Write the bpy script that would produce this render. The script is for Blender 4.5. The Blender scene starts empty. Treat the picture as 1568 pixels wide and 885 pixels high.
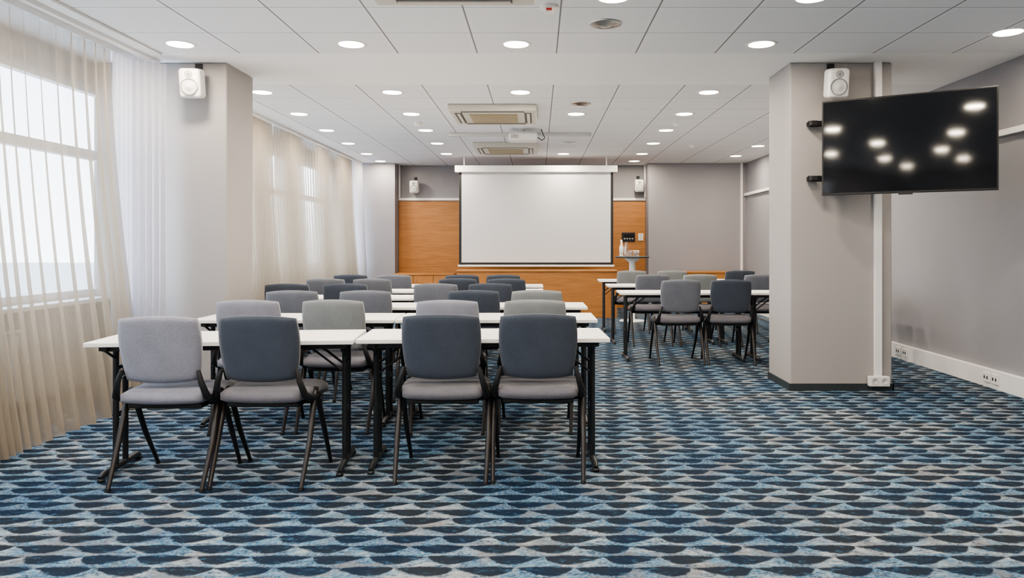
import bpy, math, random
from mathutils import Vector, Matrix
random.seed(7)
S = bpy.context.scene
COL = S.collection
H = 2.78      # ceiling height
CAM_Z = 1.24

# ------------------------------------------------------------------ node helpers
def new_mat(name):
    m = bpy.data.materials.new(name); m.use_nodes = True
    nt = m.node_tree; nt.nodes.clear()
    out = nt.nodes.new('ShaderNodeOutputMaterial')
    return m, nt, out
def M(nt, op, a, b=None, c=None):
    n = nt.nodes.new('ShaderNodeMath'); n.operation = op
    for i, v in enumerate((a, b, c)):
        if v is None: continue
        if isinstance(v, (int, float)): n.inputs[i].default_value = v
        else: nt.links.new(v, n.inputs[i])
    return n.outputs[0]
def MIX(nt, f, a, b):
    n = nt.nodes.new('ShaderNodeMix'); n.data_type = 'RGBA'
    for s, v in ((n.inputs[0], f), (n.inputs[6], a), (n.inputs[7], b)):
        if isinstance(v, (int, float)): s.default_value = v
        elif isinstance(v, tuple): s.default_value = (*v, 1)
        else: nt.links.new(v, s)
    return n.outputs[2]
def NOISE(nt, vec, scale, detail=4, rough=.55, dist=0):
    n = nt.nodes.new('ShaderNodeTexNoise')
    n.inputs['Scale'].default_value = scale; n.inputs['Detail'].default_value = detail
    n.inputs['Roughness'].default_value = rough; n.inputs['Distortion'].default_value = dist
    nt.links.new(vec, n.inputs['Vector'])
    return n.outputs['Fac']
def RANGE(nt, v, a, b, c=0., d=1., smooth=False):
    n = nt.nodes.new('ShaderNodeMapRange')
    if smooth: n.interpolation_type = 'SMOOTHSTEP'
    nt.links.new(v, n.inputs[0])
    for i, x in enumerate((a, b, c, d)): n.inputs[i+1].default_value = x
    return n.outputs[0]
def pos(nt):
    g = nt.nodes.new('ShaderNodeNewGeometry'); return g.outputs['Position']
def objc(nt):
    g = nt.nodes.new('ShaderNodeTexCoord'); return g.outputs['Object']
def sep(nt, v):
    s = nt.nodes.new('ShaderNodeSeparateXYZ'); nt.links.new(v, s.inputs[0]); return s.outputs
def bump(nt, h, strength, dist=.01):
    b = nt.nodes.new('ShaderNodeBump'); b.inputs['Strength'].default_value = strength
    b.inputs['Distance'].default_value = dist; nt.links.new(h, b.inputs['Height']); return b.outputs[0]
def mapping(nt, v, scale):
    m = nt.nodes.new('ShaderNodeMapping'); m.inputs['Scale'].default_value = scale
    nt.links.new(v, m.inputs[0]); return m.outputs[0]

def pmat(name, col, rough=.5, metal=0., nscale=0, namt=.1, bscale=0, bstr=.1, spec=.5, stretch=None, coord='obj'):
    m, nt, out = new_mat(name)
    b = nt.nodes.new('ShaderNodeBsdfPrincipled')
    nt.links.new(b.outputs[0], out.inputs[0])
    b.inputs['Roughness'].default_value = rough
    b.inputs['Metallic'].default_value = metal
    b.inputs['Specular IOR Level'].default_value = spec
    c = objc(nt) if coord == 'obj' else pos(nt)
    if stretch: c = mapping(nt, c, stretch)
    if nscale:
        n = NOISE(nt, c, nscale)
        dark = tuple(x*(1-namt) for x in col); lite = tuple(min(1, x*(1+namt)) for x in col)
        nt.links.new(MIX(nt, RANGE(nt, n, .3, .7), dark, lite), b.inputs['Base Color'])
    else:
        b.inputs['Base Color'].default_value = (*col, 1)
    if bscale:
        nt.links.new(bump(nt, NOISE(nt, c, bscale, 2), bstr, .004), b.inputs['Normal'])
    return m
def emat(name, col, s):
    m, nt, out = new_mat(name)
    e = nt.nodes.new('ShaderNodeEmission'); e.inputs[0].default_value = (*col, 1); e.inputs[1].default_value = s
    nt.links.new(e.outputs[0], out.inputs[0]); return m

# ------------------------------------------------------------------ materials
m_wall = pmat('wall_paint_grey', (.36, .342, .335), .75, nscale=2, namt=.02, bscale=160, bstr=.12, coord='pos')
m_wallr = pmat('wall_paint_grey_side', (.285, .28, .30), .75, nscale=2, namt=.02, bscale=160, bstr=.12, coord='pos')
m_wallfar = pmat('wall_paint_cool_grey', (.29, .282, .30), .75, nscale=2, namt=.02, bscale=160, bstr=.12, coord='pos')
m_white = pmat('white_painted_trim', (.82, .81, .80), .45, nscale=3, namt=.015)
m_plastic = pmat('white_plastic', (.80, .79, .77), .4, nscale=6, namt=.01)
m_ac = pmat('cream_plastic', (.62, .59, .53), .45, nscale=6, namt=.02)
m_black = pmat('black_powder_coat', (.014, .016, .02), .42, nscale=40, namt=.1)
m_blackp = pmat('black_plastic', (.012, .012, .014), .5, nscale=30, namt=.1)
m_leg = pmat('dark_bronze_tube', (.040, .036, .037), .36, .5, nscale=20, namt=.1)
m_skirt = pmat('dark_skirting', (.03, .04, .045), .5, nscale=10)
m_chrome = pmat('brushed_metal', (.55, .55, .55), .28, 1., nscale=30, namt=.05)
m_greyd = pmat('grey_cone', (.28, .28, .28), .6, nscale=30)
m_slot = pmat('dark_louvre', (.10, .095, .085), .6, nscale=30)
m_lightgrey = pmat('light_grey_cone', (.6, .6, .6), .5, nscale=30, namt=.03)
m_grille = pmat('warm_grille', (.50, .43, .30), .6, nscale=30, namt=.05)
m_tabletop = pmat('white_laminate', (.82, .81, .80), .35, nscale=4, namt=.01)
m_tv = pmat('tv_glass', (.007, .008, .011), .055, nscale=2, namt=.1, spec=.55)
m_screenw = pmat('projection_fabric', (.60, .615, .65), .85, nscale=2, namt=.01)
m_red = pmat('red_plastic', (.5, .05, .04), .4, nscale=10)
m_glow = emat('lamp_diffuser', (1, .86, .62), 15)

def fabric(name, col):
    m, nt, out = new_mat(name)
    b = nt.nodes.new('ShaderNodeBsdfPrincipled'); nt.links.new(b.outputs[0], out.inputs[0])
    b.inputs['Roughness'].default_value = .9
    b.inputs['Sheen Weight'].default_value = .2
    b.inputs['Specular IOR Level'].default_value = .2
    o = objc(nt)
    n = NOISE(nt, o, 260, 2); n2 = NOISE(nt, o, 9, 3)
    f = M(nt, 'ADD', M(nt, 'MULTIPLY', n, .7), M(nt, 'MULTIPLY', n2, .3))
    nt.links.new(MIX(nt, RANGE(nt, f, .35, .65), tuple(x*.8 for x in col), tuple(x*1.15 for x in col)), b.inputs['Base Color'])
    nt.links.new(bump(nt, n, .35, .002), b.inputs['Normal'])
    return m
FAB = {'L': fabric('fabric_light_grey', (.25, .255, .31)),
       'G': fabric('fabric_sage_grey', (.215, .23, .24)),
       'M': fabric('fabric_mid_grey', (.145, .155, .185)),
       'D': fabric('fabric_slate', (.055, .066, .090))}
m_seat = fabric('fabric_seat_grey', (.17, .165, .19))

def wood(name):
    m, nt, out = new_mat(name)
    b = nt.nodes.new('ShaderNodeBsdfPrincipled'); nt.links.new(b.outputs[0], out.inputs[0])
    b.inputs['Roughness'].default_value = .45
    p = mapping(nt, pos(nt), (.8, .8, 14))
    n = NOISE(nt, p, 3, 6, .6, .4)
    n2 = NOISE(nt, mapping(nt, pos(nt), (2, 2, 90)), 3, 3)
    f = M(nt, 'ADD', M(nt, 'MULTIPLY', n, .65), M(nt, 'MULTIPLY', n2, .35))
    nt.links.new(MIX(nt, RANGE(nt, f, .35, .65), (.31, .125, .032), (.47, .215, .068)), b.inputs['Base Color'])
    return m
m_wood = wood('cherry_veneer')

# carpet: dark leaf motifs on a mottled blue/grey ground
def carpet():
    m, nt, out = new_mat('patterned_carpet')
    b = nt.nodes.new('ShaderNodeBsdfPrincipled'); nt.links.new(b.outputs[0], out.inputs[0])
    b.inputs['Roughness'].default_value = .95; b.inputs['Specular IOR Level'].default_value = .15
    P = pos(nt)
    x, y, z = sep(nt, P)
    wob = M(nt, 'MULTIPLY', M(nt, 'SUBTRACT', NOISE(nt, P, 45, 3, .7), .5), .026)
    wob2 = M(nt, 'MULTIPLY', M(nt, 'SUBTRACT', NOISE(nt, P, 6, 2, .5), .5), .05)
    x = M(nt, 'ADD', M(nt, 'ADD', x, wob), wob2)
    y = M(nt, 'ADD', y, M(nt, 'MULTIPLY', wob, .8))
    v = M(nt, 'DIVIDE', y, .102)
    row = M(nt, 'FLOOR', v); fv = M(nt, 'FRACT', v)
    par = M(nt, 'MODULO', M(nt, 'ADD', row, 1000), 2)
    u = M(nt, 'ADD', M(nt, 'DIVIDE', x, .23), M(nt, 'MULTIPLY', row, .46))
    fu = M(nt, 'FRACT', M(nt, 'ADD', u, 500))
    inv = M(nt, 'SUBTRACT', 1., fu)
    s = M(nt, 'ADD', M(nt, 'MULTIPLY', fu, par), M(nt, 'MULTIPLY', inv, M(nt, 'SUBTRACT', 1., par)))
    # half leaf: nearly straight far edge, bellied near edge, long point on one side
    h = M(nt, 'MULTIPLY', M(nt, 'POWER', M(nt, 'MAXIMUM', M(nt, 'SINE', M(nt, 'MULTIPLY', M(nt, 'POWER', s, 1.5), math.pi)), 0.), .68), .5)
    lo = M(nt, 'SUBTRACT', M(nt, 'SUBTRACT', .78, M(nt, 'MULTIPLY', h, 1.42)), fv)
    hi = M(nt, 'SUBTRACT', fv, M(nt, 'ADD', .78, M(nt, 'MULTIPLY', h, .28)))
    big = NOISE(nt, P, 1.5, 6, .62, .5)
    mid = NOISE(nt, mapping(nt, P, (1, 1.6, 1)), 5.5, 6, .72, .3)
    blot = NOISE(nt, mapping(nt, P, (1, 2.0, 1)), 15, 6, .78)
    fine = NOISE(nt, P, 70, 3, .7)
    vfine = NOISE(nt, P, 260, 2)
    e = M(nt, 'ADD', M(nt, 'MAXIMUM', lo, hi), M(nt, 'MULTIPLY', M(nt, 'SUBTRACT', blot, .5), .40))
    shape = RANGE(nt, e, .06, -.06)
    mm = M(nt, 'ADD', M(nt, 'MULTIPLY', big, .5), M(nt, 'MULTIPLY', mid, .5))
    c1 = MIX(nt, RANGE(nt, mm, .40, .50), (.020, .090, .195), (.080, .215, .345))
    c2 = MIX(nt, RANGE(nt, mm, .48, .55), c1, (.34, .38, .405))
    c3 = MIX(nt, RANGE(nt, blot, .47, .58), c2, (.018, .050, .100))
    c3 = MIX(nt, M(nt, 'MULTIPLY', RANGE(nt, fine, .42, .62), .5), c3, (.36, .43, .49))
    c3 = MIX(nt, M(nt, 'MULTIPLY', RANGE(nt, NOISE(nt, P, 3.1, 5, .7), .50, .60), .6), c3, (.19, .18, .18))
    dk = MIX(nt, RANGE(nt, big, .4, .6), (.007, .018, .042), (.020, .025, .033))
    dk = MIX(nt, RANGE(nt, blot, .54, .68), dk, (.045, .125, .21))
    col = MIX(nt, shape, c3, dk)
    col = MIX(nt, M(nt, 'MULTIPLY', RANGE(nt, vfine, .42, .7), .45), col, (.008, .016, .03))
    nt.links.new(col, b.inputs['Base Color'])
    nt.links.new(bump(nt, vfine, .5, .004), b.inputs['Normal'])
    return m
m_carpet = carpet()

PITCH = .638
BAND0, BAND1 = 5.97, 7.14
def ceilmat():
    m, nt, out = new_mat('ceiling_tiles')
    b = nt.nodes.new('ShaderNodeBsdfPrincipled'); nt.links.new(b.outputs[0], out.inputs[0])
    b.inputs['Roughness'].default_value = .9
    P = pos(nt); x, y, z = sep(nt, P)
    fx = M(nt, 'FRACT', M(nt, 'ADD', M(nt, 'DIVIDE', M(nt, 'SUBTRACT', x, .148), PITCH), 100))
    fy1 = M(nt, 'FRACT', M(nt, 'ADD', M(nt, 'DIVIDE', M(nt, 'SUBTRACT', y, BAND0), .58), 100))
    fy2 = M(nt, 'FRACT', M(nt, 'ADD', M(nt, 'DIVIDE', M(nt, 'SUBTRACT', y, BAND1), PITCH), 100))
    far = M(nt, 'GREATER_THAN', y, 6.5)
    fy = M(nt, 'ADD', M(nt, 'MULTIPLY', far, fy2), M(nt, 'MULTIPLY', M(nt, 'SUBTRACT', 1., far), fy1))
    ex = M(nt, 'SUBTRACT', .5, M(nt, 'ABSOLUTE', M(nt, 'SUBTRACT', fx, .5)))
    ey = M(nt, 'SUBTRACT', .5, M(nt, 'ABSOLUTE', M(nt, 'SUBTRACT', fy, .5)))
    jx = M(nt, 'LESS_THAN', ex, .0085); jy = M(nt, 'LESS_THAN', ey, .007)
    j = M(nt, 'MAXIMUM', jx, M(nt, 'MULTIPLY', jy, .8))
    band = M(nt, 'MULTIPLY', M(nt, 'GREATER_THAN', y, BAND0-.004), M(nt, 'LESS_THAN', y, BAND1+.004))
    side = M(nt, 'LESS_THAN', x, -3.04-.005)
    plain = M(nt, 'MAXIMUM', band, side)
    j = M(nt, 'MULTIPLY', j, M(nt, 'SUBTRACT', 1., plain))
    px = M(nt, 'SINE', M(nt, 'MULTIPLY', x, 2*math.pi/.016)); py = M(nt, 'SINE', M(nt, 'MULTIPLY', y, 2*math.pi/.016))
    hole = M(nt, 'GREATER_THAN', M(nt, 'MULTIPLY', px, py), .62)
    inner = M(nt, 'GREATER_THAN', M(nt, 'MINIMUM', ex, ey), .06)
    hole = M(nt, 'MULTIPLY', M(nt, 'MULTIPLY', hole, inner), M(nt, 'SUBTRACT', 1., plain))
    c = MIX(nt, M(nt, 'MULTIPLY', hole, .28), (.85, .86, .88), (.4, .4, .42))
    c = MIX(nt, M(nt, 'MULTIPLY', plain, 1.), c, (.92, .92, .92))
    c = MIX(nt, j, c, (.24, .24, .25))
    nt.links.new(c, b.inputs['Base Color'])
    return m
m_ceil = ceilmat()

def sheer(name, col, transp, tl=.45):
    m, nt, out = new_mat(name)
    d = nt.nodes.new('ShaderNodeBsdfDiffuse'); t = nt.nodes.new('ShaderNodeBsdfTranslucent'); tr = nt.nodes.new('ShaderNodeBsdfTransparent')
    w = NOISE(nt, mapping(nt, pos(nt), (60, 60, 3)), 4, 3)
    c = MIX(nt, RANGE(nt, w, .3, .7), tuple(x*.9 for x in col), col)
    nt.links.new(c, d.inputs[0]); nt.links.new(c, t.inputs[0])
    a = nt.nodes.new('ShaderNodeMixShader'); a.inputs[0].default_value = tl
    nt.links.new(d.outputs[0], a.inputs[1]); nt.links.new(t.outputs[0], a.inputs[2])
    b2 = nt.nodes.new('ShaderNodeMixShader'); b2.inputs[0].default_value = transp
    nt.links.new(a.outputs[0], b2.inputs[1]); nt.links.new(tr.outputs[0], b2.inputs[2])
    nt.links.new(b2.outputs[0], out.inputs[0])
    return m
m_curt = sheer('sheer_voile_beige', (.37, .315, .25), .28, .22)
m_curtw = sheer('sheer_voile_white', (.64, .62, .66), .10, .38)
def glassmat(name, a=.06):
    m, nt, out = new_mat(name)
    tr = nt.nodes.new('ShaderNodeBsdfTransparent'); g = nt.nodes.new('ShaderNodeBsdfGlossy'); g.inputs['Roughness'].default_value = .03
    x = nt.nodes.new('ShaderNodeMixShader'); x.inputs[0].default_value = a
    nt.links.new(tr.outputs[0], x.inputs[1]); nt.links.new(g.outputs[0], x.inputs[2]); nt.links.new(x.outputs[0], out.inputs[0])
    return m
m_pane = glassmat('window_glass', .05)
m_tumbler = glassmat('drinking_glass', .25)
m_pave = pmat('outdoor_paving', (.55, .55, .55), .9, nscale=4, namt=.1)

# ------------------------------------------------------------------ mesh builder
class MB:
    def __init__(s): s.v = []; s.f = []; s.m = []; s.s = []
    def add(s, vs, fs, mi=0, smooth=False, mat=None):
        o = len(s.v)
        s.v += [tuple((mat @ Vector(p)) if mat else p) for p in vs]
        for f in fs: s.f.append([i+o for i in f]); s.m.append(mi); s.s.append(smooth)
    def box(s, x0, x1, y0, y1, z0, z1, mi=0, bev=0., mat=None):
        if bev <= 0:
            vs = [(x, y, z) for z in (z0, z1) for y in (y0, y1) for x in (x0, x1)]
            fs = [(0,2,3,1),(4,5,7,6),(0,1,5,4),(2,6,7,3),(0,4,6,2),(1,3,7,5)]
            s.add(vs, fs, mi, False, mat); return
        import bmesh
        bm = bmesh.new(); bmesh.ops.create_cube(bm, size=1)
        for v in bm.verts:
            v.co = Vector(((x0+x1)/2+v.co.x*(x1-x0), (y0+y1)/2+v.co.y*(y1-y0), (z0+z1)/2+v.co.z*(z1-z0)))
        bmesh.ops.bevel(bm, geom=bm.edges[:], offset=bev, segments=3, profile=.5, affect='EDGES')
        bm.verts.index_update()
        s.add([v.co.copy() for v in bm.verts], [[v.index for v in f.verts] for f in bm.faces], mi, False, mat)
        bm.free()
    def tube(s, pts, rad, mi=0, n=10, mat=None, caps=True):
        pts = [Vector(p) for p in pts]
        if isinstance(rad, (int, float)): rad = [rad]*len(pts)
        vs = []; fs = []; up = None
        for i, p in enumerate(pts):
            if i == 0: t = pts[1]-p
            elif i == len(pts)-1: t = p-pts[i-1]
            else: t = (pts[i+1]-p).normalized()+(p-pts[i-1]).normalized()
            t.normalize()
            if up is None:
                a = Vector((0,0,1)) if abs(t.z) < .9 else Vector((1,0,0))
            else: a = up
            e1 = (a-t*a.dot(t)).normalized(); e2 = t.cross(e1); up = e1
            for k in range(n):
                an = 2*math.pi*k/n
                vs.append(p+(e1*math.cos(an)+e2*math.sin(an))*rad[i])
        for i in range(len(pts)-1):
            for k in range(n):
                k2 = (k+1) % n
                fs.append((i*n+k, i*n+k2, (i+1)*n+k2, (i+1)*n+k))
        s.add(vs, fs, mi, True, mat)
        if caps:
            s.add(vs[:n], [list(range(n))[::-1]], mi, False, mat)
            s.add(vs[-n:], [list(range(n))], mi, False, mat)
    def lathe(s, prof, mi=0, n=24, mat=None, smooth=True):
        vs = []; fs = []
        for r, z in prof:
            for k in range(n):
                a = 2*math.pi*k/n; vs.append((r*math.cos(a), r*math.sin(a), z))
        for i in range(len(prof)-1):
            for k in range(n):
                k2 = (k+1) % n; fs.append((i*n+k, i*n+k2, (i+1)*n+k2, (i+1)*n+k))
        s.add(vs, fs, mi, smooth, mat)
    def cushion(s, W, Hh, T, fn, mi=0, N=14, k=.42, rim=.35, pw=5):
        def pt(u, v, sg):
            x = u*math.sqrt(1-k*v*v/2)*W/2; y = v*math.sqrt(1-k*u*u/2)*Hh/2
            e = max(abs(u), abs(v)); t = T/2*(rim+(1-rim)*math.sqrt(max(0, 1-e**pw)))
            return fn(x, y, sg*t)
        vs = []; fs = []
        for sg in (1, -1):
            for j in range(N+1):
                for i in range(N+1): vs.append(pt(-1+2*i/N, -1+2*j/N, sg))
        o = (N+1)**2
        for j in range(N):
            for i in range(N):
                a = j*(N+1)+i
                fs.append((a, a+1, a+N+2, a+N+1)); fs.append((a+o, a+N+1+o, a+N+2+o, a+1+o))
        bd = [i for i in range(N)]+[(j)*(N+1)+N for j in range(N)]+[N*(N+1)+N-i for i in range(N)]+[(N-j)*(N+1) for j in range(N)]
        for i in range(len(bd)):
            a, b = bd[i], bd[(i+1) % len(bd)]; fs.append((b, a, a+o, b+o))
        s.add(vs, fs, mi, True)
    def mesh(s, name, mats):
        me = bpy.data.meshes.new(name); me.from_pydata([tuple(v) for v in s.v], [], s.f)
        for m in mats: me.materials.append(m)
        me.polygons.foreach_set('material_index', s.m); me.polygons.foreach_set('use_smooth', s.s)
        import bmesh
        bm = bmesh.new(); bm.from_mesh(me); bmesh.ops.recalc_face_normals(bm, faces=bm.faces[:]); bm.to_mesh(me); bm.free()
        me.update(); return me
    def obj(s, name, mats, loc=(0,0,0), rz=0, rx=0, ry=0):
        return place(name, s.mesh(name, mats), loc, rz, rx, ry)
def place(name, me, loc=(0,0,0), rz=0, rx=0, ry=0):
    o = bpy.data.objects.new(name, me); o.location = loc; o.rotation_euler = (rx, ry, rz); COL.objects.link(o); return o
def bx(name, x0, x1, y0, y1, z0, z1, mat, bev=0.):
    b = MB(); cx, cy = (x0+x1)/2, (y0+y1)/2
    b.box(x0-cx, x1-cx, y0-cy, y1-cy, 0, z1-z0, 0, bev)
    return b.obj(name, [mat], (cx, cy, z0))

# ------------------------------------------------------------------ room shell
XL, XR = -3.75, 3.95
YB, YF, YR = -3.6, 14.04, 14.45
bx('floor', XL-.2, XR+.2, YB-.2, YR+.2, -.1, 0, m_carpet)
bx('ceiling', XL-.2, XR+.2, YB-.2, YR+.2, H, H+.12, m_ceil)
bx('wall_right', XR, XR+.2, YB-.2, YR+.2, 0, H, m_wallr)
bx('wall_back', XL-.2, XR, YB-.2, YB, 0, H, m_wall)
b = MB()
b.box(XL-.2, XR, YR, YR+.2, 0, H)
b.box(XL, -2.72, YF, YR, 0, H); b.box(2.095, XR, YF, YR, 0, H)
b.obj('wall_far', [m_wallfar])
bx('wood_wall_panel', -2.715, 2.09, YR-.035, YR, 0, 2.08, m_wood)
bx('trim_1', -2.715, 2.09, YR-.06, YR, 2.09, 2.14, m_white)
bx('trim_2', XR-.045, XR, YB, YF, 2.155, 2.205, m_white)
bx('trim_3', 3.84, 3.88, YF-.03, YF, 0.14, H, m_white)
bx('trim_4', 2.06, 2.09, YR-.09, YR-.036, 2.145, H, m_white)
bx('trim_5', -2.71, -2.68, YR-.09, YR-.036, 2.145, H, m_white)
bx('trim_6', -3.13, -3.04, YB, 5.97, H-.02, H, m_white)
bx('trim_7', -3.2, -3.17, YB, 6.2, H-.035, H, m_white)
b = MB()
W0, W1 = .80, 2.58
b.box(XL-.2, XL, YB, YR, 0, W0); b.box(XL-.2, XL, YB, YR, W1, H)
for y0, y1 in ((YB, -1.6), (6.58, 6.9), (13.7, YR)): b.box(XL-.2, XL, y0, y1, W0, W1)
b.obj('wall_left', [m_wall])
bx('trim_8', XL, XL+.16, YB, 6.26, W0-.03, W0, m_white)
bx('trim_9', XL, XL+.16, 6.86, YF, W0-.03, W0, m_white)
wi = 0
for (a, c, n) in ((-1.6, 6.58, 3), (6.9, 13.7, 3)):
    w = (c-a)/n
    for i in range(n):
        wi += 1; y0 = a+i*w; y1 = y0+w
        b = MB(); X0, X1 = XL-.12, XL-.05
        b.box(X0, X1, y0, y0+.04, W0, W1); b.box(X0, X1, y1-.04, y1, W0, W1)
        b.box(X0, X1, y0+.04, y1-.04, W0, W0+.06); b.box(X0, X1, y0+.04, y1-.04, W1-.06, W1)
        b.box(X0, X1, y0+.04, y1-.04, 1.96, 2.04)
        b.box(X0+.03, X0+.036, y0+.04, y1-.04, W0+.06, 1.96, 1); b.box(X0+.03, X0+.036, y0+.04, y1-.04, 2.04, W1-.06, 1)
        b.obj('window_%d' % wi, [m_white, m_pane])

def radiator(y0, y1):
    b = MB(); x0 = XL+.02
    n = int((y1-y0)/.05)
    b.box(x0, x0+.03, y0, y1, .12, .62, 0)
    for i in range(n):
        y = y0+.01+i*.05; b.box(x0+.03, x0+.08, y, y+.035, .14, .60, 0)
    b.box(x0, x0+.085, y0, y1, .62, .64)
    b.box(x0, x0+.04, y0+.1, y0+.14, 0, .12); b.box(x0, x0+.04, y1-.14, y1-.1, 0, .12)
    b.obj('radiator', [m_white])
for y0, y1 in ((-.9, .5), (1.2, 2.8), (3.6, 5.2), (7.4, 9.0), (9.8, 11.4)): radiator(y0, y1)

CY0, CY1 = 6.27, 6.85
def column(name, x0, x1, y0, y1):
    bx(name, x0, x1, y0, y1, 0, H, m_wall, .012)
column('column', XL, -2.64, CY0, CY1)
column('column', 2.137, 3.0, CY0, CY1)
b = MB()
b.box(2.125, 3.01, CY0-.012, CY0, 0, .06); b.box(2.125, 2.137, CY0, CY1, 0, .06); b.box(3.0, 3.012, CY0-.012, CY1, 0, .06)
b.obj('baseboard_column', [m_skirt])
bx('trim_10', 2.845, 2.90, CY0-.035, CY0, .10, H, m_white)
b = MB()
b.box(-.085, .085, -.05, 0, 0, .085, 0, .006)
for sx in (-.04, .04):
    b.lathe([(0, .001), (.022, .001), (.024, .004), (.026, .004)], 1, 16, Matrix.Translation((sx, -.05, .043)) @ Matrix.Rotation(math.pi/2, 4, 'X'))
b.obj('power_outlet', [m_plastic, m_lightgrey], (2.87, CY0-.013, .045))

bx('baseboard_right', XR-.05, XR, YB, YF, .0, .16, m_white, .004)
bx('baseboard_left', XL, XL+.012, YB, 6.2, 0, .08, m_skirt)
bx('baseboard_far', 2.10, 3.84, YF-.02, YF, 0, .08, m_white)
def outlet(y):
    b = MB(); b.box(-.014, 0, -.045, .045, 0, .085, 0, .005)
    for dy in (-.02, .02): b.box(-.017, -.013, dy-.006, dy+.006, .03, .055, 1)
    b.obj('power_outlet', [m_plastic, m_blackp], (XR-.05, y, .045))
for y in (8.0, 7.85, 6.42, 6.3, 4.6): outlet(y)

# ------------------------------------------------------------------ curtains
def curtain(name, path, mat, lam=.115, amp=.035, flare=.25, z0=.012, top=H-.04):
    P = [Vector(p) for p in path]; L = [0]
    for i in range(1, len(P)): L.append(L[-1]+(P[i]-P[i-1]).length)
    step = .011; n = int(L[-1]/step); NZ = 18
    vs = []; fs = []; ph = random.random()*6; phase = ph
    for i in range(n+1):
        sd = L[-1]*i/n
        k = 0
        while k < len(L)-2 and L[k+1] < sd: k += 1
        t = (sd-L[k])/(L[k+1]-L[k]); p = P[k].lerp(P[k+1], t); d = (P[k+1]-P[k]).normalized(); nrm = Vector((d.y, -d.x))
        lam_l = lam*(1+.35*math.sin(sd*2.3+ph)+.2*math.sin(sd*5.1))
        phase += 2*math.pi*step/lam_l
        for j in range(NZ+1):
            f = j/NZ; z = z0+(top-z0)*f
            low = 1-f
            a = amp*(.5+.7*low)*(1+.3*math.sin(sd*3.7+ph*2))
            off = a*math.sin(phase+.15*math.sin(low*2+sd*2))+a*.3*math.sin(2.1*phase+low*.6)
            fl = flare*low**1.6
            q = p+nrm*(off+fl)
            vs.append((q.x, q.y, z))
    for i in range(n):
        for j in range(NZ):
            a = i*(NZ+1)+j; fs.append((a, a+NZ+1, a+NZ+2, a+1))
    b = MB(); b.add(vs, fs, 0, True)
    return b.obj(name, [mat])
CX = -3.33
curtain('sheer_curtain', [(CX, -1.7), (CX, 2.2)], m_curt, flare=.26)
curtain('sheer_curtain', [(CX, 2.25), (CX, 5.74)], m_curt, flare=.26)
curtain('sheer_curtain', [(CX+.03, 5.76), (CX+.05, 5.95), (-3.10, 6.18)], m_curtw, lam=.065, amp=.024, flare=.0)
curtain('sheer_curtain', [(CX-.02, 6.9), (CX-.02, 9.3)], m_curt, flare=.15, lam=.10)
curtain('sheer_curtain', [(CX-.02, 9.33), (CX-.02, 13.2)], m_curt, flare=.15, lam=.10)
curtain('sheer_curtain', [(CX-.02, 13.25), (CX+.02, 13.9)], m_curtw, flare=.1, lam=.075, amp=.03)
bx('curtain_rail', CX-.03, CX+.03, -1.7, 6.2, H-.04, H, m_white)
bx('curtain_rail', CX-.05, CX+.01, 6.88, 13.95, H-.04, H, m_white)

# ------------------------------------------------------------------ ceiling fixtures
dl = MB()
dl.lathe([(.092, .0), (.112, -.006), (.119, -.004), (.121, 0)], 0, 32)
dl.lathe([(.0, -.004), (.094, -.004), (.094, 0.)], 1, 32)
dl_me = dl.mesh('recessed_downlight', [m_white, m_glow])
POWER = 14
def downlight(x, y):
    o = place('recessed_downlight', dl_me, (x, y, H))
    l = bpy.data.lights.new('lamp', 'AREA'); l.shape = 'DISK'; l.size = .17; l.energy = POWER; l.color = (1, .87, .70)
    lo = bpy.data.objects.new('lamp', l); COL.objects.link(lo); lo.parent = o; lo.location = (0, 0, -.012)
for x, y in [(-2.76, 5.70), (-1.44, 5.70), (-.17, 5.70), (1.72, 5.70), (3.42, 5.38),
             (.47, 4.62), (1.71, 4.62), (-2.76, 3.9), (-1.44, 3.9),
             (-.17, 2.9), (1.72, 2.9), (3.42, 2.9), (-2.76, 2.3), (-1.44, 2.3),
             (.47, 1.2), (2.3, .6), (-.75, 1.2), (-2.0, .7),
             (.3, -.6), (-.75, -.4), (-2.0, -.7), (-2.6, -2.2), (-1.3, -1.9), (1.7, -1.9), (.2, -2.4),
             (-2.8, 7.5), (-1.48, 7.5), (-.18, 7.5), (1.73, 7.5),
             (-2.83, 8.75), (-1.5, 8.75), (.45, 8.75), (1.73, 8.75),
             (-2.86, 10.0), (-1.52, 10.0), (1.73, 10.0), (3.45, 8.75),
             (-2.9, 11.3), (-1.54, 11.3), (1.76, 11.3), (3.45, 11.6),
             (-2.92, 12.6), (-1.56, 12.6), (.43, 12.6), (1.77, 12.6), (3.45, 12.9),
             (-2.92, 13.7), (1.78, 13.7)]:
    downlight(x, y)

ve = MB()
ve.lathe([(.0, -.028), (.03, -.028), (.05, -.015), (.055, -.02), (.075, -.01), (.08, -.016), (.098, -.006), (.112, -.008), (.115, 0)], 0, 32)
ve_me = ve.mesh('ceiling_air_valve', [m_chrome])
for x, y in ((.47, 5.16), (.465, 8.1), (.46, 11.2)): place('ceiling_air_valve', ve_me, (x, y, H))

sd_ = MB()
sd_.lathe([(.0, -.05), (.03, -.05), (.042, -.035), (.045, -.02), (.055, -.018), (.058, 0)], 0, 24)
sd_me = sd_.mesh('smoke_detector', [m_plastic])
for x, y in ((-1.52, 9.35), (1.75, 9.35), (2.4, 11.5)):
    place('smoke_detector', sd_me, (x, y, H))
b = MB(); b.lathe([(.0, -.05), (.03, -.05), (.04, -.03), (.055, -.02), (.06, 0)], 0, 24); b.box(-.018, .018, -.045, -.03, -.04, -.02, 1)
b.obj('motion_sensor', [m_plastic, m_red], (.07, 4.78, H))

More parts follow.
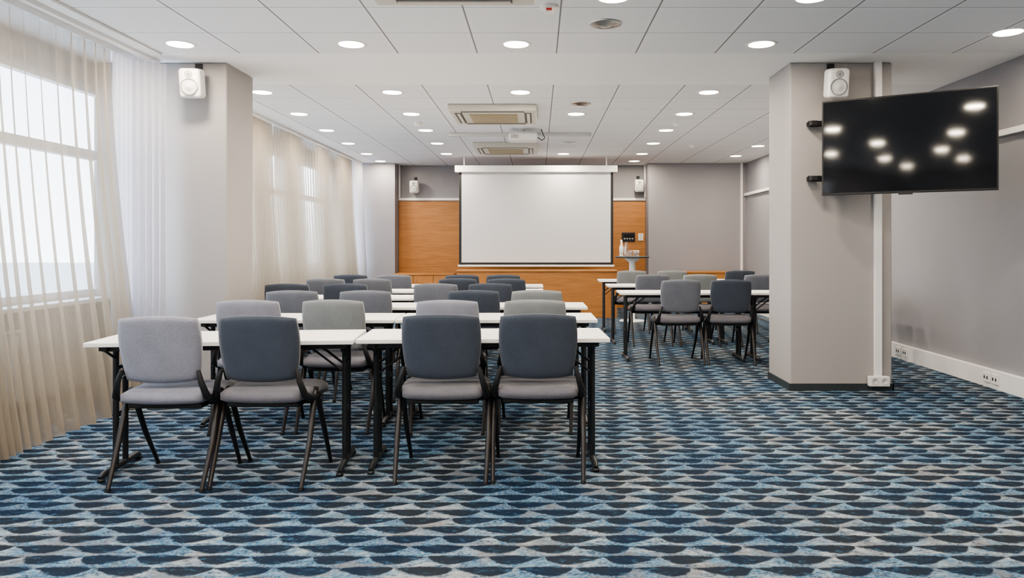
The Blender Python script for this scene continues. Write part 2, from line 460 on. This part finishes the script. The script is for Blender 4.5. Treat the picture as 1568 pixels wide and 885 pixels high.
def cassette(cy):
    b = MB()
    s = .49
    b.box(-s, s, -s, s, -.075, 0, 0, .015)
    b.box(-.27, .27, -.27, .27, -.082, -.07, 1)
    for i in range(13):
        y = -.25+i*.04; b.box(-.26, .26, y-.008, y+.008, -.092, -.08, 1)
    for sg in (-1, 1):
        b.box(-.35, .35, sg*.39-.04, sg*.39+.04, -.078, -.07, 2)
        b.box(-.34, .34, sg*.39-.012, sg*.39+.022, -.088, -.077, 0)
        b.box(sg*.39-.04, sg*.39+.04, -.34, .34, -.078, -.07, 2)
        b.box(sg*.39-.012, sg*.39+.022, -.33, .33, -.088, -.077, 0)
    b.obj('ceiling_air_conditioner', [m_ac, m_grille, m_slot], (-.505, cy, H))
for cy in (4.06, 8.60, 11.65): cassette(cy)

b = MB()
b.tube([(0, 0, 0), (0, 0, -.08)], .02, 0, 14)
b.lathe([(.0, 0), (.06, 0), (.06, -.01), (0, -.01)], 0, 20)
b.box(-.19, .19, -.14, .14, -.165, -.065, 0, .02)
b.lathe([(0, 0), (.03, 0), (.036, .02), (.04, .02), (.04, -.03)], 1, 20, Matrix.Translation((.09, .145, -.11)) @ Matrix.Rotation(-math.pi/2, 4, 'X'))
for i in range(5): b.box(-.15+i*.02, -.142+i*.02, -.143, -.138, -.14, -.09, 2)
b.tube([(.19, 0, -.11), (.25, .0, -.15), (.29, 0, -.12), (.24, .02, -.0)], .006, 1, 8)
b.obj('ceiling_projector', [m_plastic, m_blackp, m_greyd], (-.20, 9.9, H))
bx('ceiling_cable_tray', -1.23, .73, 10.2, 10.28, H-.045, H, m_lightgrey, .006)

# ------------------------------------------------------------------ projection screen
b = MB(); YS = 13.0
b.box(-1.46, 1.39, YS-.06, YS+.07, 2.50, 2.62, 0, .012)
b.box(-1.39, 1.32, YS-.002, YS+.002, .88, 2.50, 2)
b.box(-1.345, 1.275, YS-.0035, YS-.002, .92, 2.50, 1)
b.box(-1.41, 1.34, YS-.015, YS+.015, .845, .88, 0, .006)
for x in (-1.3, 1.2):
    b.tube([(x, YS, 2.60), (x, YS, H)], .01, 0, 10); b.box(x-.03, x+.03, YS-.03, YS+.03, H-.008, H, 0)
b.obj('projection_screen', [m_white, m_screenw, m_blackp])

b = MB()
b.box(-1.37, 1.33, 12.48, 12.92, 0.0, .775, 0)
b.box(-1.39, 1.35, 12.46, 12.93, .775, .80, 0, .003)
b.obj('wooden_counter', [m_wood])
def cabinet(x0, x1, y0, y1, h, nd):
    b = MB(); b.box(x0+.02, x1-.02, y0+.03, y1, 0, .06, 1); b.box(x0, x1, y0+.018, y1, .06, h-.025, 0)
    w = (x1-x0)/nd
    for i in range(nd):
        b.box(x0+i*w+.004, x0+(i+1)*w-.004, y0, y0+.017, .065, h-.03, 0, .002)
        hx = x0+(i+1)*w-.05 if i % 2 == 0 else x0+i*w+.05
        b.tube([(hx, y0-.02, h-.2), (hx, y0-.02, h-.1)], .005, 2, 8)
    b.box(x0-.01, x1+.01, y0-.01, y1, h-.025, h, 0, .003)
    b.obj('low_wooden_cabinet', [m_wood, m_skirt, m_chrome])
cabinet(-2.64, -1.55, 13.50, 13.98, .70, 3)
cabinet(2.72, 3.86, 13.45, 13.98, .74, 3)

b = MB(); b.box(-.13, .13, -.02, 0, -.09, .09, 0, .006); b.box(-.10, .10, -.023, -.019, -.06, .06, 1)
for i in range(4): b.box(-.09+i*.05, -.06+i*.05, -.025, -.022, -.045, -.02, 2)
b.obj('wall_control_panel', [m_blackp, m_tv, m_chrome], (1.76, YR-.036, 1.38))
b = MB(); b.box(-.05, .05, -.015, 0, -.07, .07, 0, .005)
for dz in (-.03, .03): b.lathe([(0, 0), (.018, 0), (.02, .003)], 1, 14, Matrix.Translation((0, -.0155, dz)) @ Matrix.Rotation(math.pi/2, 4, 'X'))
b.obj('wall_socket', [m_plastic, m_lightgrey], (2.0, YR-.036, 1.38))

b = MB()
b.lathe([(0, 1.02), (.27, 1.02), (.275, 1.03), (.275, 1.04), (.27, 1.045), (0, 1.045)], 0, 36)
b.lathe([(.12, 1.02), (.12, 1.0), (.05, .95), (.045, .03), (.06, .022), (.2, .015), (.21, .0), (0, 0)], 1, 28)
b.obj('pedestal_table', [m_skirt, m_white], (1.52, 11.95, 0))
b = MB(); b.lathe([(0, 0), (.035, 0), (.036, .01), (.036, .15), (.02, .19), (.018, .23), (.02, .235), (.016, .235)], 0, 20)
b.obj('water_bottle', [m_tumbler], (1.42, 11.92, 1.046))
gl = MB(); gl.lathe([(0, 0), (.026, 0), (.034, .10), (.031, .10), (.024, .006), (0, .006)], 0, 18); gl_me = gl.mesh('drinking_glass', [m_tumbler])
for x, y in ((1.56, 11.9), (1.61, 11.98), (1.50, 12.04)): place('drinking_glass', gl_me, (x, y, 1.046))
b = MB(); b.box(-.05, .05, -.04, .04, 0, .002, 0); b.lathe([(0, .002), (.03, .002), (.036, .14), (.016, .19), (.016, .26), (0, .27)], 0, 18)
b.obj('white_carafe', [m_plastic], (1.35, 11.98, 1.046))

# ------------------------------------------------------------------ loudspeakers
def speaker(x, y, z, sc=1, rz=0):
    b = MB()
    T = Matrix.Rotation(math.radians(10), 4, 'X')
    b.box(-.085, .085, -.13, .03, -.12, .12, 0, .03, T)
    R = Matrix.Rotation(math.pi/2, 4, 'X')
    b.lathe([(.070, 0), (.066, .007), (.06, -.002), (.055, -.008), (.022, -.014), (.018, -.004), (0, 0)], 2, 28, T @ Matrix.Translation((0, -.131, -.03)) @ R)
    b.lathe([(.058, .004), (.03, .001), (.024, .006), (0, .009)], 1, 28, T @ Matrix.Translation((0, -.131, -.03)) @ R)
    b.lathe([(.030, 0), (.028, .004), (.02, -.003), (.010, .004), (0, .006)], 2, 24, T @ Matrix.Translation((0, -.131, .072)) @ R)
    b.tube([(0, .02, .03), (0, .07, .03), (0, .075, .14), (0, .11, .15)], .01, 3, 8)
    b.box(-.03, .03, .10, .115, .09, .19, 3)
    b.obj('wall_loudspeaker', [m_plastic, m_lightgrey, m_greyd, m_blackp], (x, y, z), rz)
speaker(-2.86, CY0-.115, 2.575, rz=math.radians(6))
speaker(2.466, CY0-.115, 2.575, rz=math.radians(-5))
speaker(-2.39, YR-.115, 2.36); speaker(1.95, YR-.115, 2.38)

# ------------------------------------------------------------------ wall TV on arm
TL = Vector((2.355, 6.13)); TR = Vector((3.425, 5.50))
mid = (TL+TR)/2; ang = math.atan2((TR-TL).y, (TR-TL).x); TW = (TR-TL).length; TH = .775
b = MB()
b.box(-TW/2, TW/2, -.02, .015, -TH/2, TH/2, 0, .004)
b.box(-TW/2+.012, TW/2-.012, -.0225, -.019, -TH/2+.018, TH/2-.012, 1)
b.box(-TW*.32, TW*.32, .015, .05, -TH*.36, TH*.22, 0, .01)
b.box(-.05, .05, -.03, .01, -TH/2-.012, -TH/2+.002, 0)
tv = b.obj('wall_mounted_tv', [m_blackp, m_tv], (mid.x, mid.y, 2.03), ang, math.radians(0))
b = MB()
for z in (2.25, 1.79):
    b.box(2.27, 2.80, 6.20, 6.225, z-.025, z+.025, 0, .004)
    b.box(2.27, 2.33, 6.15, 6.26, z-.02, z+.02, 0, .006)
b.box(2.55, 2.62, 6.225, 6.268, 1.72, 2.32, 0)
b.tube([(2.6, 6.2, 2.0), (2.80, 6.03, 2.0), (2.93, 5.92, 2.0)], .02, 0, 10)
b.obj('tv_wall_bracket', [m_blackp])

# ------------------------------------------------------------------ conference chair
def chair_mesh(fab):
    b = MB()
    def fb(x, y, t):
        w = 1+.05*(y/.17)
        z = .705+y
        yy = -.225-(y)*.17+.55*x*x+t
        return (x*w, yy, z)
    b.cushion(.41, .345, .05, fb, 0, 16, .33, .55, 6)
    def fs(x, y, t):
        zz = .455+t-(.05*max(0, (y-.1)/.13)**2)+.25*x*x*.3
        return (x*(1+.04*y/.2), y+.0, zz)
    b.cushion(.47, .46, .075, fs, 1, 16, .34, .45, 6)
    b.box(-.19, .19, -.17, .17, .395, .42, 2, .008)
    for sx in (-1, 1):
        b.tube([(sx*.205, .10, .415), (sx*.232, .02, .425), (sx*.238, -.12, .435), (sx*.232, -.20, .465), (sx*.212, -.222, .54), (sx*.195, -.215, .60)],
               [.012, .016, .019, .019, .015, .010], 2, 10)
        b.tube([(sx*.235, -.04, .475), (sx*.238, -.08, .43), (sx*.242, -.16, .22), (sx*.235, -.265, .012)], [.014, .0165, .015, .011], 3, 12)
        b.tube([(sx*.235, -.06, .475), (sx*.236, -.02, .43), (sx*.238, .09, .22), (sx*.232, .215, .012)], [.012, .0155, .014, .010], 2, 12)
        b.tube([(sx*.235, -.265, .014), (sx*.235, -.268, 0)], .014, 2, 10)
        b.tube([(sx*.232, .215, .014), (sx*.232, .218, 0)], .013, 2, 10)
        b.box(sx*.21-.03, sx*.21+.03, -.09, .0, .405, .435, 2)
    b.tube([(-.22, -.04, .40), (.22, -.04, .40)], .011, 2, 8)
    return b.mesh('conference_chair', [fab, fab if fab is FAB['L'] else m_seat, m_blackp, m_leg])
CH = {k: chair_mesh(v) for k, v in FAB.items()}
def chair(x, y, k, rz=0):
    place('conference_chair', CH[k], (x, y, 0), math.radians(rz))

# ------------------------------------------------------------------ folding table
def table_mesh(Lg=1.37):
    b = MB(); D = .5; Zt = .73
    b.box(-Lg/2, Lg/2, -D/2, D/2, Zt-.024, Zt, 0, .004)
    for sy in (-.17, .17): b.box(-Lg/2+.06, Lg/2-.06, sy-.012, sy+.012, Zt-.055, Zt-.024, 1)
    for sx in (-1, 1):
        X = sx*(Lg/2-.075)
        for sy in (-.055, .055): b.tube([(X, sy, .035), (X, sy, Zt-.03)], .0155, 1, 12)
        b.tube([(X, -.225, .02), (X, -.19, .032), (X, .19, .032), (X, .225, .02)], [.013, .018, .018, .013], 1, 10)
        for sy in (-.215, .215): b.lathe([(0, 0), (.02, 0), (.02, .015), (0, .02)], 1, 12, Matrix.Translation((X, sy, 0)))
        b.box(X-.02, X+.02, -.2, .2, Zt-.05, Zt-.024, 1)
        b.tube([(X, -.02, .56), (X-sx*.10, -.02, .64), (X-sx*.19, -.02, Zt-.035)], .007, 1, 8)
        b.tube([(X, .02, .50), (X-sx*.25, .02, Zt-.035)], .006, 1, 8)
        b.box(X-.01, X+.01, -.055, .055, .30, .33, 1); b.box(X-.01, X+.01, -.055, .055, .56, .58, 1)
        b.tube([(X, -.055, .62), (X, -.19, Zt-.045)], .007, 1, 8)
        b.tube([(X, .055, .62), (X, .19, Zt-.045)], .007, 1, 8)
    return b.mesh('folding_table', [m_tabletop, m_black])
TM = table_mesh()
def table(x, y, rz=0): place('folding_table', TM, (x, y, 0), math.radians(rz))
table(-1.69, 4.125, 5.0); table(-.303, 4.235, 2.4)
chair(-1.92, 3.97, 'L', 0); chair(-1.42, 4.00, 'D', -2); chair(-.505, 4.08, 'D', 0); chair(.0, 4.10, 'D', 0)
def row(near, right, chairs):
    table(right-.685, near+.25, .8); table(right-.685-1.38, near+.235, .5)
    for x, k, r in chairs: chair(x, near+.09+random.uniform(-.03, .03), k, r)
row(5.0, .40, [(-1.905, 'L', 2), (-1.34, 'G', -2), (-.597, 'L', 1), (-.017, 'G', -1)])
row(6.0, .40, [(-1.95, 'M', 2), (-1.36, 'M', -1), (-.51, 'D', 0), (-.015, 'G', 1)])
row(7.0, .20, [(-2.33, 'D', 2), (-1.78, 'D', -1), (-.95, 'M', 0), (-.45, 'D', 1)])
row(8.0, .06, [(-2.27, 'M', 2), (-1.76, 'M', -1), (-.86, 'D', 0), (-.34, 'D', 1)])
row(9.0, .06, [(-2.26, 'D', 2), (-1.72, 'M', -1), (-.91, 'D', 0), (-.42, 'D', 1)])
for near, cs in ((7.75, [(1.457, 'M', 3), (2.0, 'D', -4), (2.8, 'M', 0)]),
                 (9.1, [(1.38, 'M', 2), (1.96, 'G', 0), (2.7, 'M', 0)]),
                 (10.4, [(1.30, 'G', 0), (1.86, 'G', 0), (2.8, 'D', 0)])):
    table(.87+.685, near+.25, -.6); table(.87+.685+1.38, near+.25, .2)
    for x, k, r in cs: chair(x, near+.08, k, r)

# ------------------------------------------------------------------ outside
bx('ground_outside', -60, XL-.2, -20, 60, -.35, -.25, m_pave)

w = bpy.data.worlds.new('overcast_sky'); S.world = w; w.use_nodes = True
nt = w.node_tree; nt.nodes.clear()
o = nt.nodes.new('ShaderNodeOutputWorld'); bg = nt.nodes.new('ShaderNodeBackground')
tc = nt.nodes.new('ShaderNodeTexCoord'); zz = sep(nt, tc.outputs['Generated'])[2]
nt.links.new(MIX(nt, RANGE(nt, zz, -.02, .30), (.84, .92, 1.0), (.56, .70, .88)), bg.inputs[0])
bg.inputs[1].default_value = 12
nt.links.new(bg.outputs[0], o.inputs[0])

S.view_settings.view_transform = 'AgX'
S.view_settings.look = 'AgX - Medium High Contrast'
S.view_settings.exposure = .48

# ------------------------------------------------------------------ camera
cd = bpy.data.cameras.new('camera'); cd.lens = 26; cd.sensor_width = 36; cd.sensor_fit = 'HORIZONTAL'
cd.shift_x = -.0255; cd.shift_y = -.0437; cd.clip_start = .05
co = bpy.data.objects.new('camera', cd); COL.objects.link(co)
co.location = (0, 0, CAM_Z); co.rotation_euler = (math.pi/2, 0, 0)
S.camera = co
